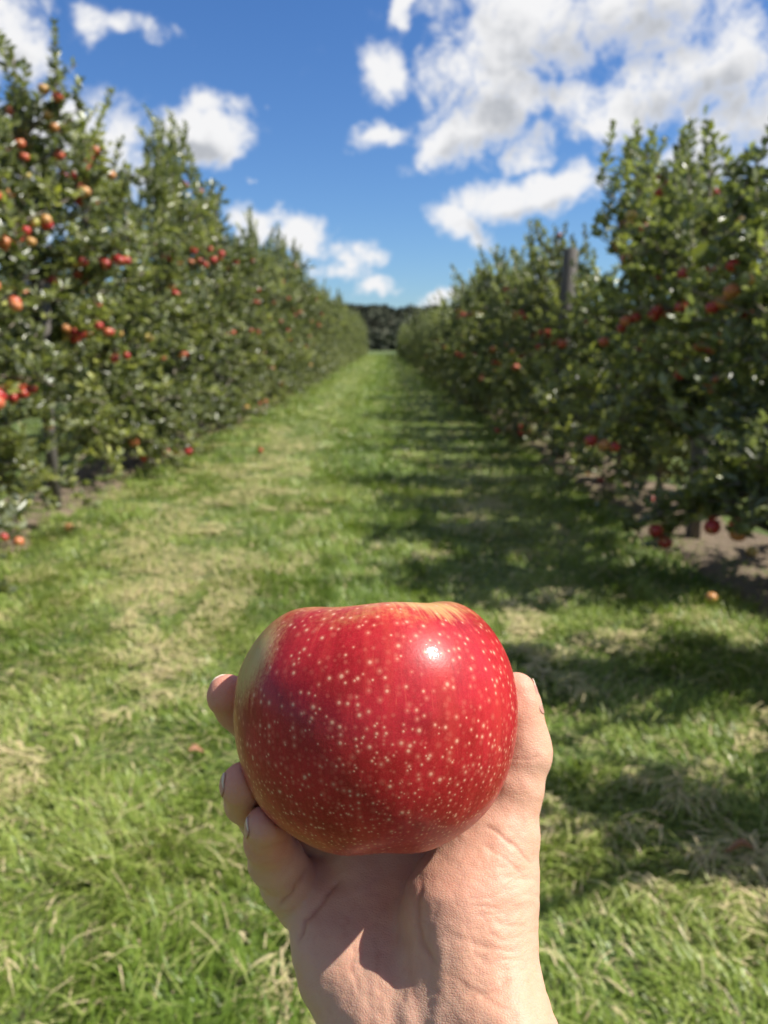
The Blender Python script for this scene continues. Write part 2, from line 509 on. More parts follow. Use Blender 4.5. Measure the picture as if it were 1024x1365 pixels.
def mat_held_apple():
    m, n, out = new_mat('red_apple_skin')
    tc = n.add('ShaderNodeTexCoord').outputs['Object']
    k = 1 / APPLE_R
    P = n.vmath('SCALE', tc, k)                      # unit apple space
    sx = n.add('ShaderNodeSeparateXYZ'); n.l.new(P, sx.inputs[0])
    th = n.math('ARCTAN2', sx.outputs[1], sx.outputs[0])
    z = sx.outputs[2]
    cs = n.math('COSINE', th); sn = n.math('SINE', th)
    cyl = n.add('ShaderNodeCombineXYZ')
    n.l.new(cs, cyl.inputs[0]); n.l.new(sn, cyl.inputs[1]); n.l.new(n.math('MULTIPLY', z, .12), cyl.inputs[2])
    streak = n.noise(cyl.outputs[0], 26, 5, .65, .25)
    streak2 = n.noise(cyl.outputs[0], 7, 3, .5, .3)
    blotch = n.noise(P, 1.9, 4, .6, .4)
    mott = n.noise(P, 34, 4, .7)
    fine = n.noise(P, 120, 3, .7)
    # ground colour: deep red to pinkish red
    a = n.math('ADD', n.math('MULTIPLY', blotch, .85), n.math('MULTIPLY', streak, .45))
    a = n.math('ADD', a, n.math('MULTIPLY', n.math('SUBTRACT', mott, .5), .4))
    red = n.mix(n.smooth(a, .42, .86), (.265, .007, .010, 1), (.470, .018, .028, 1))
    red = n.mix(n.smooth(streak2, .52, .78, 0, .30), red, (.58, .060, .040, 1))
    red = n.mix(n.smooth(fine, .45, .75, 0, .30), red, (.58, .10, .07, 1))
    # yellow ground showing round the stem end, on the shaded cheek and faintly at the blossom end
    yel = n.mix(mott, (.62, .40, .12, 1), (.66, .52, .20, 1))
    tz = n.math('ADD', z, n.math('MULTIPLY', n.math('SUBTRACT', streak, .5), .14))
    tz = n.math('ADD', tz, n.math('MULTIPLY', n.math('SUBTRACT', n.noise(P, 9, 5, .72), .5), .45))
    topm = n.smooth(tz, .66, .97, 0, .62)
    pv = n.vmath('SUBTRACT', P, (-.84, -.42, .50))
    pvs = n.vmath('MULTIPLY', pv, (1.5, 1.6, 1.35))
    pl = n.math('ADD', n.vmath('LENGTH', pvs, out=1), n.math('MULTIPLY', n.math('SUBTRACT', n.math('MULTIPLY_ADD', streak, .5, n.math('MULTIPLY', mott, .5)), .5), -.7))
    patch = n.smooth(pl, .58, .16, 0, .80)
    pv2 = n.vmath('LENGTH', n.vmath('MULTIPLY', n.vmath('SUBTRACT', P, (.42, -.45, .86)), (1., 1., 1.6)), out=1)
    patch2 = n.smooth(n.math('ADD', pv2, n.math('MULTIPLY', n.math('SUBTRACT', streak, .5), -.6)), .34, .10, 0, .5)
    botm = n.smooth(n.math('ADD', z, n.math('MULTIPLY', n.math('SUBTRACT', blotch, .5), -.8)), -.60, -1.0, 0, .30)
    streakm = n.smooth(streak, .60, .76, 0, .18)
    c = n.mix(streakm, red, (.66, .26, .10, 1))
    c = n.mix(botm, c, (.52, .20, .07, 1))
    c = n.mix(topm, c, yel)
    c = n.mix(patch, c, (.62, .52, .20, 1))
    c = n.mix(patch2, c, yel)
    # lenticels: pale dots, larger and sparser near the stem, small and crowded near the blossom end
    dots = None; halo = None
    for (sc, r0, r1, lo, hi) in ((17., .0080, .0165, -.40, 1.2), (23., .0060, .0108, -1.3, .0), (30, .0048, .0078, -1.3, -.45)):
        v = n.add('ShaderNodeTexVoronoi', feature='F1', distance='EUCLIDEAN')
        n.l.new(P, v.inputs['Vector']); v.inputs['Scale'].default_value = sc
        v.inputs['Randomness'].default_value = .85
        dist = n.math('DIVIDE', v.outputs['Distance'], sc)
        vs = n.add('ShaderNodeSeparateXYZ'); n.l.new(v.outputs['Position'], vs.inputs[0])
        vc = n.add('ShaderNodeSeparateColor'); n.l.new(v.outputs['Color'], vc.inputs[0])
        rr = n.math('MULTIPLY_ADD', vc.outputs[0], (r1 - r0), r0)
        q = n.math('DIVIDE', dist, rr)
        zc = vs.outputs[2]
        inr = n.math('MULTIPLY', n.math('GREATER_THAN', n.math('ADD', zc, n.math('MULTIPLY', vc.outputs[1], .5)), lo + .25),
                     n.math('LESS_THAN', n.math('ADD', zc, n.math('MULTIPLY', vc.outputs[2], .5)), hi + .25))
        d = n.math('MULTIPLY', n.smooth(q, 1.15, .25), inr)
        h = n.math('MULTIPLY', n.smooth(q, 2.3, .6), inr)
        dots = d if dots is None else n.math('MAXIMUM', dots, d)
        halo = h if halo is None else n.math('MAXIMUM', halo, h)
    c = n.mix(n.math('MULTIPLY', halo, .30), c, (.66, .20, .13, 1))
    c = n.mix(n.math('MULTIPLY', dots, .62), c, (.76, .45, .30, 1))
    p = n.add('ShaderNodeBsdfPrincipled')
    n.l.new(c, p.inputs['Base Color'])
    p.inputs['Roughness'].default_value = .34
    rg = n.noise(P, 3, 3)
    n.l.new(n.smooth(rg, .3, .7, .34, .44), p.inputs['Roughness'])
    p.inputs['Specular IOR Level'].default_value = .22
    p.inputs['Coat Weight'].default_value = .18
    p.inputs['Coat Roughness'].default_value = .08
    p.inputs['Subsurface Weight'].default_value = .04
    p.inputs['Subsurface Radius'].default_value = (1.0, .35, .15)
    p.inputs['Subsurface Scale'].default_value = .003
    b = n.add('ShaderNodeBump'); b.inputs['Distance'].default_value = .00012; b.inputs['Strength'].default_value = .5
    hh = n.math('ADD', n.math('MULTIPLY', n.noise(P, 45, 3, .6), .9), n.math('MULTIPLY', dots, .4))
    n.l.new(hh, b.inputs['Height']); n.l.new(b.outputs[0], p.inputs['Normal'])
    n.l.new(b.outputs[0], p.inputs['Coat Normal'])
    n.l.new(p.outputs[0], out.inputs[0])
    return m


def build_apple():
    V, Q, T = revolve(140, 200, APPLE_R, 1.0)
    me = mesh_np('held_apple', V, Q, T)
    o = link('held_apple', me, mat_held_apple())
    M = Matrix([[*(ROT @ A_ROT)[i], 0] for i in range(3)] + [[0, 0, 0, 1]])
    M.translation = to_world(AC)
    o.matrix_world = M
    tag(o, 'large speckled red apple held up in the hand', 'apple')
    # stem, sunk in the hollow
    zs = (.36 + .2) * .93 * APPLE_R
    pts = [(0, 0, zs - .002), (.0004, 0, zs + .004), (.0012, .0005, zs + .009), (.0022, .001, zs + .0125)]
    V, Q, T = tubes_np([(pts, [.0012, .0011, .0012, .0019])], 10)
    link('stem', mesh_np('stem', V, Q, T), BARK, o)
    # dried blossom end
    zb = (-.885 + .2) * .93 * APPLE_R
    pth = []
    for k in range(5):
        a = k * 2 * math.pi / 5
        c, s = math.cos(a), math.sin(a)
        pth.append(([(c * .0035, s * .0035, zb + .001), (c * .003, s * .003, zb - .002), (c * .001, s * .001, zb - .004)], [.0011, .0009, .0003]))
    V, Q, T = tubes_np(pth, 6)
    link('calyx', mesh_np('calyx', V, Q, T), BARK, o)
    return o


# ================================================================== the hand
_pz = profile_curve(200)
_ang = np.arctan2(_pz[:, 0], _pz[:, 1]); _rad = np.hypot(_pz[:, 0], _pz[:, 1]) * APPLE_R


def apple_sdf(p):
    q = p @ A_ROT
    r = np.linalg.norm(q, axis=1) + 1e-9
    a = np.arccos(np.clip(q[:, 2] / r, -1, 1))
    return (r - np.interp(a, _ang, _rad)) * .97


def L(px, py, d):
    return cam_local(px, py, d) - AC


def cone(p, a, b, ra, rb):
    ba = b - a
    l2 = ba @ ba
    t = np.clip(((p - a) @ ba) / l2, 0, 1)
    c = p - a - t[:, None] * ba
    return np.sqrt((c * c).sum(1)) - (ra + (rb - ra) * t)


def smin(a, b, k):
    h = np.maximum(k - np.abs(a - b), 0) / k
    return np.minimum(a, b) - h * h * k * .25


def smax(a, b, k):
    return -smin(-a, -b, k)


def chain(pts, k=.003):
    P = [(L(*q[:3]), q[3]) for q in pts]
    def f(p):
        d = None
        for (a, ra), (b, rb) in zip(P[:-1], P[1:]):
            x = cone(p, a, b, ra, rb)
            d = x if d is None else smin(d, x, k)
        return d
    return f


PALM = [
    chain([(607, 1070, .320, .0105), (612, 1160, .303, .0118), (628, 1350, .274, .0135)]),
    chain([(532, 1085, .323, .0108), (550, 1200, .304, .0118), (588, 1360, .272, .0138)]),
    chain([(465, 1105, .320, .0108), (490, 1205, .306, .0120), (550, 1360, .277, .0143)]),
    chain([(415, 1180, .315, .0108), (445, 1255, .304, .0135), (505, 1355, .286, .0165)]),
]
HYPO = chain([(427, 1215, .309, .0118), (464, 1285, .298, .0178), (522, 1372, .281, .0212)], .006)
THENAR = chain([(668, 1112, .293, .0128), (652, 1160, .289, .0160), (640, 1215, .283, .0185), (648, 1290, .272, .0160), (664, 1372, .259, .0175)], .008)
THENAR2 = chain([(640, 1150, .291, .0120), (608, 1215, .284, .0170), (610, 1290, .274, .0165)], .008)
WEB = chain([(655, 1112, .293, .0100), (626, 1090, .301, .0108), (606, 1066, .317, .0095)], .006)
ULNA = chain([(540, 1385, .276, .0190), (600, 1520, .254, .0188), (655, 1660, .232, .0205), (800, 2050, .198, .0260)], .008)
RADIUS = chain([(664, 1372, .259, .0172), (715, 1500, .243, .0180), (765, 1640, .229, .0210), (900, 2020, .196, .0280)], .008)
MIDARM = chain([(605, 1380, .268, .0170), (665, 1520, .248, .0175), (715, 1650, .230, .020), (850, 2040, .196, .026)], .008)
THUMB = chain([(668, 1108, .293, .0125), (684, 1052, .296, .0103), (697, 1002, .299, .0101), (694, 975, .300, .0091), (690, 945, .301, .0082), (689, 921, .302, .0073)], .004)
INDEX = chain([(607, 1070, .320, .0105), (592, 940, .343, .0090), (545, 885, .343, .0082), (490, 862, .334, .0072)], .003)
MIDDLE = chain([(532, 1085, .322, .0105), (440, 1035, .333, .0093), (395, 1010, .328, .0085), (350, 978, .315, .0084), (318, 944, .303, .0080), (304, 927, .297, .0077)], .003)
RING = chain([(465, 1105, .319, .0105), (400, 1102, .322, .0094), (350, 1092, .312, .0085), (331, 1066, .293, .0082), (323, 1046, .279, .0077)], .003)
PINKY = chain([(405, 1205, .316, .0108), (384, 1174, .307, .0104), (368, 1147, .297, .0096), (356, 1120, .285, .0079), (353, 1100, .274, .0067)], .003)


def hand_sdf(p):
    d = PALM[0](p)
    for f in PALM[1:]:
        d = smin(d, f(p), .010)
    d = smin(d, HYPO(p), .008)
    arm = smin(smin(ULNA(p), RADIUS(p), .016), MIDARM(p), .012)
    d = smin(d, arm, .016)
    th = smin(THENAR(p), THENAR2(p), .012)
    d = smin(d, th, .006)
    d = smin(d, WEB(p), .008)
    d = smin(d, THUMB(p), .005)
    d = smin(d, INDEX(p), .004)
    d = smin(d, MIDDLE(p), .003)
    d = smin(d, RING(p), .0022)
    d = smin(d, PINKY(p), .0016)
    return smax(d, -(apple_sdf(p) - .00025), .0015)


def surface_nets(f, lo, hi, h):
    n = np.ceil((np.array(hi) - lo) / h).astype(int) + 1
    B = 8
    n = ((n + B - 1) // B) * B
    nb = n // B
    G = np.empty(n, np.float32)
    bc = np.stack(np.meshgrid(*[np.arange(k) for k in nb], indexing='ij'), -1).reshape(-1, 3)
    cen = np.array(lo) + (bc * B + (B - 1) / 2) * h
    dv = f(cen)
    loc = np.stack(np.meshgrid(*[np.arange(B)] * 3, indexing='ij'), -1).reshape(-1, 3)
    near = np.abs(dv) < h * B * 1.0
    G4 = G.reshape(nb[0], B, nb[1], B, nb[2], B)
    for k in np.where(~near)[0]:
        a, b, c = bc[k]; G4[a, :, b, :, c, :] = dv[k]
    idx = np.where(near)[0]
    for s in range(0, len(idx), 400):
        ch = idx[s:s + 400]
        pts = (np.array(lo) + (bc[ch][:, None, :] * B + loc[None]) * h).reshape(-1, 3)
        v = f(pts).reshape(len(ch), B, B, B)
        for m, k in enumerate(ch):
            a, b, c = bc[k]; G4[a, :, b, :, c, :] = v[m]
    S = G < 0
    c8 = [(i, j, k) for i in (0, 1) for j in (0, 1) for k in (0, 1)]
    sh = lambda A, o: A[o[0]:n[0] - 1 + o[0], o[1]:n[1] - 1 + o[1], o[2]:n[2] - 1 + o[2]]
    cnt = sum(sh(S, o).astype(np.int8) for o in c8)
    act = np.argwhere((cnt > 0) & (cnt < 8))
    vid = -np.ones(n - 1, np.int32); vid[act[:, 0], act[:, 1], act[:, 2]] = np.arange(len(act))
    acc = np.zeros((len(act), 3)); num = np.zeros(len(act))
    g = {o: G[act[:, 0] + o[0], act[:, 1] + o[1], act[:, 2] + o[2]] for o in c8}
    for i, a in enumerate(c8):
        for b in c8[i + 1:]:
            if sum(abs(x - y) for x, y in zip(a, b)) != 1: continue
            m = (g[a] < 0) != (g[b] < 0)
            t = np.where(m, g[a] / (g[a] - g[b] + 1e-20), 0)
            pt = np.array(a) + t[:, None] * (np.array(b) - np.array(a))
            acc += pt * m[:, None]; num += m
    V = np.array(lo) + (act + acc / num[:, None]) * h
    Q = []
    for ax in range(3):
        o = [0, 0, 0]; o[ax] = 1
        u, w = (ax + 1) % 3, (ax + 2) % 3
        A = S[tuple(slice(0, n[d] - (1 if d == ax else 0)) for d in range(3))]
        Bm = S[tuple(slice(o[d], n[d]) for d in range(3))]
        e = np.argwhere(A != Bm)
        ok = (e[:, u] > 0) & (e[:, w] > 0) & (e[:, u] < n[u] - 1) & (e[:, w] < n[w] - 1)
        e = e[ok]
        ins = S[e[:, 0], e[:, 1], e[:, 2]]
        def at(du, dw):
            q = e.copy(); q[:, u] += du; q[:, w] += dw
            return vid[q[:, 0], q[:, 1], q[:, 2]]
        quad = np.stack([at(-1, -1), at(0, -1), at(0, 0), at(-1, 0)], -1)
        quad[~ins] = quad[~ins][:, ::-1]
        Q.append(quad)
    Q = np.concatenate(Q)
    return V, Q[(Q >= 0).all(1)]


def grad(f, p, e=.0004):
    g = np.stack([f(p + np.eye(3)[i] * e) - f(p - np.eye(3)[i] * e) for i in range(3)], -1)
    return g / (np.linalg.norm(g, axis=1)[:, None] + 1e-12)


def seg_dist(px, py, poly):
    """distance to a polyline and the position along it (0..1)"""
    best = np.full(px.shape, 1e9); along = np.zeros(px.shape)
    n = len(poly) - 1
    for i in range(n):
        (x0, y0), (x1, y1) = poly[i], poly[i + 1]
        dx, dy = x1 - x0, y1 - y0
        t = np.clip(((px - x0) * dx + (py - y0) * dy) / (dx * dx + dy * dy), 0, 1)
        d = np.hypot(px - x0 - t * dx, py - y0 - t * dy)
        m = d < best
        best[m] = d[m]; along[m] = (i + t[m]) / n
    return best, along


# palm lines and flexion creases (surveyed positions), half width in px, depth in mm
CREASES = [
    ([(458, 1168), (432, 1200), (408, 1228), (396, 1262)], 2.6, 1.5),
    ([(410, 1150), (404, 1168), (390, 1190), (366, 1212)], 3.0, 1.6),
    ([(562, 1160), (556, 1205), (556, 1235), (566, 1262), (585, 1290)], 4.0, .9),
    ([(503, 1235), (503, 1300), (508, 1365)], 5., .35),
    ([(545, 1240), (549, 1300), (560, 1365)], 5., .35),
    ([(646, 1098), (664, 1110), (690, 1130), (708, 1152)], 2.6, .8),
    ([(640, 1122), (668, 1140), (700, 1168)], 2.2, .4),
    ([(682, 1012), (700, 1012), (724, 1006)], 2.5, .45),
    ([(580, 1290), (620, 1310), (660, 1340), (690, 1345)], 3., .4),
    ([(620, 1330), (650, 1322), (690, 1300)], 2.5, .4),
    ([(520, 1190), (505, 1225), (500, 1250)], 1.8, .2),
    ([(470, 1200), (500, 1228), (530, 1240)], 1.6, .18),
    ([(440, 1290), (470, 1282), (500, 1290)], 1.6, .18),
    ([(600, 1180), (622, 1230), (640, 1290)], 1.8, .2),
    ([(590, 1240), (640, 1262), (690, 1270)], 1.6, .2),
    ([(345, 1150), (366, 1148), (392, 1140)], 1.8, .25),
    ([(560, 1165), (540, 1185), (520, 1200)], 1.8, .2),
    ([(343, 1128), (362, 1126), (384, 1120)], 2.6, .5),
    ([(475, 1255), (470, 1290), (480, 1330)], 2.6, .4),
    ([(585, 1200), (570, 1250), (580, 1330)], 4., .25),
]


def mat_skin():
    m, n, out = new_mat('skin')
    tc = n.add('ShaderNodeTexCoord').outputs['Object']
    P = tc
    a = n.noise(P, 42, 4, .6)
    b = n.noise(P, 240, 4, .65)
    pink = n.add('ShaderNodeAttribute', attribute_name='pink').outputs['Fac']
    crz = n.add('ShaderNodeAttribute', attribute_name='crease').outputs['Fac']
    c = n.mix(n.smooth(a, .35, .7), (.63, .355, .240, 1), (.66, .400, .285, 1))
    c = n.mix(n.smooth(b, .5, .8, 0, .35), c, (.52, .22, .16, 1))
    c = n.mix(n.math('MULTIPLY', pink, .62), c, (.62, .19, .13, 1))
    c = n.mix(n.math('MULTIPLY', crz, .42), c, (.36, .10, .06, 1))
    p = n.add('ShaderNodeBsdfPrincipled'); n.l.new(c, p.inputs['Base Color'])
    p.inputs['Roughness'].default_value = .52
    p.inputs['Specular IOR Level'].default_value = .30
    p.inputs['Subsurface Weight'].default_value = .5
    p.inputs['Subsurface Radius'].default_value = (1.0, .35, .2)
    p.inputs['Subsurface Scale'].default_value = .0035
    # skin texture: fine cross-hatched cells and ridges
    v = n.add('ShaderNodeTexVoronoi', feature='DISTANCE_TO_EDGE'); n.l.new(P, v.inputs['Vector']); v.inputs['Scale'].default_value = 900
    wv = n.add('ShaderNodeTexWave', wave_type='BANDS', bands_direction='Y'); n.l.new(n.vmath('ADD', P, n.vmath('SCALE', n.noise(P, 60, 2, out=1), .01)), wv.inputs['Vector'])
    wv.inputs['Scale'].default_value = 520; wv.inputs['Distortion'].default_value = 3.
    h = n.math('ADD', n.math('MULTIPLY', n.smooth(v.outputs[0], 0, .25), .5), n.math('MULTIPLY', n.noise(P, 420, 4, .7), 1.2))
    h = n.math('ADD', h, n.math('MULTIPLY', wv.outputs['Fac'], .22))
    h2 = n.noise(n.vmath('MULTIPLY', P, (.45, 1, 1)), 190, 4, .65, .5)
    bp = n.add('ShaderNodeBump'); bp.inputs['Distance'].default_value = .00012; bp.inputs['Strength'].default_value = .8
    n.l.new(n.math('ADD', h, n.math('MULTIPLY', h2, 1.8)), bp.inputs['Height']); n.l.new(bp.outputs[0], p.inputs['Normal'])
    n.l.new(p.outputs[0], out.inputs[0])
    return m


def mat_nail():
    m, n, out = new_mat('fingernail')
    u = n.add('ShaderNodeAttribute', attribute_name='along').outputs['Fac']
    c = n.mix(n.smooth(u, .80, .87), (.56, .28, .22, 1), (.68, .56, .45, 1))
    p = n.add('ShaderNodeBsdfPrincipled'); n.l.new(c, p.inputs['Base Color'])
    p.inputs['Roughness'].default_value = .42
    p.inputs['Subsurface Weight'].default_value = .2
    p.inputs['Subsurface Scale'].default_value = .002
    n.l.new(p.outputs[0], out.inputs[0])
    return m


def build_hand():
    lo = np.array([-.064, -.262, -.082]); hi = np.array([.112, .032, .120])
    V, Q = surface_nets(hand_sdf, lo, hi, .0007)
    N = grad(hand_sdf, V)
    V = V - N * hand_sdf(V)[:, None] * .8
    cp = V + AC                                     # camera-axis coordinates
    px = cp[:, 0] / -cp[:, 2] * FPX + 512; py = 682 - cp[:, 1] / -cp[:, 2] * FPX
    view = -cp / np.linalg.norm(cp, axis=1)[:, None]
    facing = np.clip((N * view).sum(1) * 1.6, 0, 1)
    disp = np.zeros(len(V)); cr = np.zeros(len(V))
    jx = (value_noise(px, py, 17, 3) - .5) * 5; jy = (value_noise(px, py, 17, 4) - .5) * 5
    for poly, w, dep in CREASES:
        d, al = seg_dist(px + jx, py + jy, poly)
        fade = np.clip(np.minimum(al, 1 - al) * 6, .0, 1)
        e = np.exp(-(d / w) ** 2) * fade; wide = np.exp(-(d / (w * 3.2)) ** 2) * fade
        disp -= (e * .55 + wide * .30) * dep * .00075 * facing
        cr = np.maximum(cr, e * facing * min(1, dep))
    # wrinkled skin folds across the ball of the thumb
    gx, gy = px - 672, py - 1222
    mask = np.exp(-(gx / 50.) ** 4 - (gy / 88.) ** 4)
    wob = (value_noise(px, py, 30, 11) - .5) * 22 + (value_noise(px, py, 11, 12) - .5) * 7
    vv = (py * .97 - px * .10 + wob)
    fold = np.abs(np.sin(vv * math.pi / 16.5)) ** .7
    amp = .35 + .9 * value_noise(px * .4, py, 14, 13)
    disp += mask * facing * (fold - .6) * amp * .00028
    vv2 = (py * .86 + px * .5 + wob * .8)
    disp += mask * facing * (np.abs(np.sin(vv2 * math.pi / 9.5)) - .6) * .00012
    # vertical tendon folds at the heel of the palm
    m2 = np.exp(-((px - 540) / 55.) ** 4 - ((py - 1330) / 80.) ** 4)
    disp += m2 * facing * np.sin((px + (value_noise(px, py, 40, 21) - .5) * 18) * 2 * math.pi / 42 + 1.0) * .00032
    # gentle unevenness
    disp += (value_noise(px, py, 26, 31) - .5) * .0007 + (value_noise(px, py, 9, 32) - .5) * .00022
    near_apple = np.clip(apple_sdf(V) / .0015, 0, 1)
    disp = np.where(disp > 0, disp * near_apple, disp)
    V = V + N * disp[:, None]
    me = mesh_np('hand', V, Q)
    tips = [(304, 927, .297), (323, 1046, .283), (353, 1100, .281), (689, 915, .302), (395, 1110, .315)]
    pk = np.zeros(len(V))
    for k, t in enumerate(tips):
        d = np.linalg.norm(V - L(*t), axis=1)
        pk = np.maximum(pk, np.exp(-(d / (.016 if k < 3 else .012)) ** 2) * (1 if k < 3 else .55))
    pk = np.maximum(pk, .38 * np.exp(-((px - 540) / 150.) ** 2 - ((py - 1180) / 80.) ** 2))
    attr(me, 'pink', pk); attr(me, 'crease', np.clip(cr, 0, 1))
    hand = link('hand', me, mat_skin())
    M = Matrix([[*ROT[i], 0] for i in range(3)] + [[0, 0, 0, 1]])
    M.translation = to_world(AC)
    hand.matrix_world = M
    tag(hand, 'bare right hand and wrist reaching up, palm open around the large red apple', 'hand')
    # nails: curved plates laid on the backs of the finger ends
    NM = mat_nail()
    def nail(c, tipdir, out, ln, wd):
        c = L(*c); u = np.array(tipdir, float); u /= np.linalg.norm(u)
        o_ = np.array(out, float); o_ -= u * (o_ @ u); o_ /= np.linalg.norm(o_)
        w = np.cross(u, o_)
        nu, nw = 17, 15
        s = np.linspace(-.5, .5, nu); t = np.linspace(-1, 1, nw)
        S, T = np.meshgrid(s, t, indexing='ij')
        # rounded ends
        lim = np.where(S > 0, np.sqrt(np.clip(1 - (np.clip(S - .22, 0, 1) / .30) ** 2, .05, 1)), np.sqrt(np.clip(1 - (np.clip(-S - .30, 0, 1) / .24) ** 2, .1, 1)))
        ang = T * lim * 1.05
        r = wd / 2 / math.sin(1.05)
        p = c + (S * ln)[..., None] * u + (np.sin(ang) * r)[..., None] * w + (np.cos(ang) * r)[..., None] * o_ + o_ * .004
        p = p.reshape(-1, 3); dirv = (np.sin(ang)[..., None] * w + np.cos(ang)[..., None] * o_).reshape(-1, 3)
        free = np.clip((S.ravel() - .33) / .17, 0, 1) * .0004
        for _ in range(30):
            dd = hand_sdf(p) - .00022 - free
            p = p - dirv * np.clip(dd, -.002, .002)[:, None] * .7
        top = p; botv = p - dirv * .0006
        V = np.vstack([top, botv]); K = nu * nw
        i = np.arange(nu - 1)[:, None] * nw; j = np.arange(nw - 1)[None]
        q = np.stack([i + j, i + nw + j, i + nw + j + 1, i + j + 1], -1).reshape(-1, 4)
        rim = [k for k in range(nw)] + [k * nw + nw - 1 for k in range(1, nu)] + [(nu - 1) * nw + k for k in range(nw - 2, -1, -1)] + [k * nw for k in range(nu - 2, 0, -1)]
        rim = np.array(rim); r2 = np.roll(rim, -1)
        Qn = np.vstack([q, q[:, ::-1] + K, np.stack([rim, r2, r2 + K, rim + K], -1)])
        me = mesh_np('fingernail', V, Qn)
        attr(me, 'along', np.tile((S.ravel() + .5), 2))
        link('fingernail', me, NM, hand)
    nail((694, 926, .302), (-.02, 1, -.02), (1, .05, .22), .0125, .0110)
    nail((303, 932, .298), (.1, .6, .55), (-.60, .35, -.85), .0110, .0100)
    nail((318, 1043, .281), (.30, .75, .55), (-.78, .25, .56), .0110, .0098)
    nail((349, 1099, .276), (.30, .80, .50), (-.72, .28, .60), .0088, .0080)
    nail((500, 865, .336), (-.9, .35, .2), (0, .3, -1), .0115, .0105)
    return hand


build_apple()
build_hand()

# ================================================================== ground
def build_ground():
    # one sheet out to the horizon, finer near the viewer, rising into the wooded hill far ahead
    xs = np.concatenate([-np.geomspace(1500, 14, 14), np.linspace(-12, 12, 97), np.geomspace(14, 1500, 14)])
    ys = np.concatenate([-np.geomspace(600, 9, 8), np.linspace(-8, 40, 193), np.geomspace(41, 1800, 26)])
    X, Y = np.meshgrid(xs, ys)
    Z = (value_noise(X, Y, 1.1, 1) - .5) * .03 + (value_noise(X, Y, .33, 2) - .5) * .012
    V = np.stack([X, Y, Z], -1).reshape(-1, 3)
    nx, ny = len(xs), len(ys)
    i = np.arange(ny - 1)[:, None] * nx; j = np.arange(nx - 1)[None]
    Q = np.stack([i + j, i + j + 1, i + nx + j + 1, i + nx + j], -1).reshape(-1, 4)
    o = link('ground', mesh_np('ground', V, Q), GROUND); tag(o, kind='structure')
    # bare herbicide strips under the two rows
    for nm, x0, x1 in (('soil_strip', -3.7, -2.75), ('soil_strip', 2.0, 3.0)):
        ys2 = np.concatenate([np.linspace(-1, 30, 250), np.linspace(30.5, 100, 100)])
        t = np.linspace(0, 1, 17)
        e0 = x0 + (value_noise(ys2 * 1, ys2 * 0, .6, 5) - .5) * .35
        e1 = x1 + (value_noise(ys2 * 1, ys2 * 0 + 9, .6, 6) - .5) * .35
        X = e0[:, None] * (1 - t) + e1[:, None] * t; Y = np.repeat(ys2[:, None], 17, 1)
        edge = np.minimum(t, 1 - t) * 8
        Z = .020 + np.clip(edge, 0, 1)[None] * (.020 + (value_noise(X, Y, .25, 7) - .5) * .035 + (value_noise(X, Y, .09, 8) - .5) * .02) * 1.0 - (1 - np.clip(edge * 2, 0, 1))[None] * .05
        V = np.stack([X, Y, Z], -1).reshape(-1, 3)
        i = np.arange(len(ys2) - 1)[:, None] * 17; j = np.arange(16)[None]
        Q = np.stack([i + j, i + j + 1, i + 17 + j + 1, i + 17 + j], -1).reshape(-1, 4)
        o = link(nm, mesh_np(nm, V, Q), SOIL); tag(o, kind='structure')


# ------------------------------------------------------------------ grass, every blade a bent strip
def blades(P, hd, ln, wd, lean, tint, rng):
    """P Nx3 roots, hd heading, ln length, wd width, lean 0..1 how far it lies over"""
    n = len(P)
    d = np.stack([np.cos(hd), np.sin(hd), np.zeros(n)], -1)
    s = np.stack([-np.sin(hd + rng.normal(0, .5, n)), np.cos(hd), np.zeros(n)], -1)
    s /= np.linalg.norm(s, axis=1)[:, None]
    a1 = lean * 1.15; a2 = np.minimum(lean * 1.9 + .25, 2.0)
    up = np.array([0, 0, 1.])
    m = P + (d * np.sin(a1)[:, None] + up * np.cos(a1)[:, None]) * (ln * .5)[:, None]
    t = m + (d * np.sin(a2)[:, None] + up * np.cos(a2)[:, None]) * (ln * .5)[:, None]
    t[:, 2] = np.maximum(t[:, 2], .012)
    hw = (wd / 2)[:, None] * s
    V = np.stack([P - hw, P + hw, m + hw * .85, m - hw * .85, t], 1).reshape(-1, 3)
    b = np.arange(n) * 5
    Q = np.stack([b, b + 1, b + 2, b + 3], -1); T = np.stack([b + 3, b + 2, b + 4], -1)
    return V, Q, T, np.repeat(tint, 5)


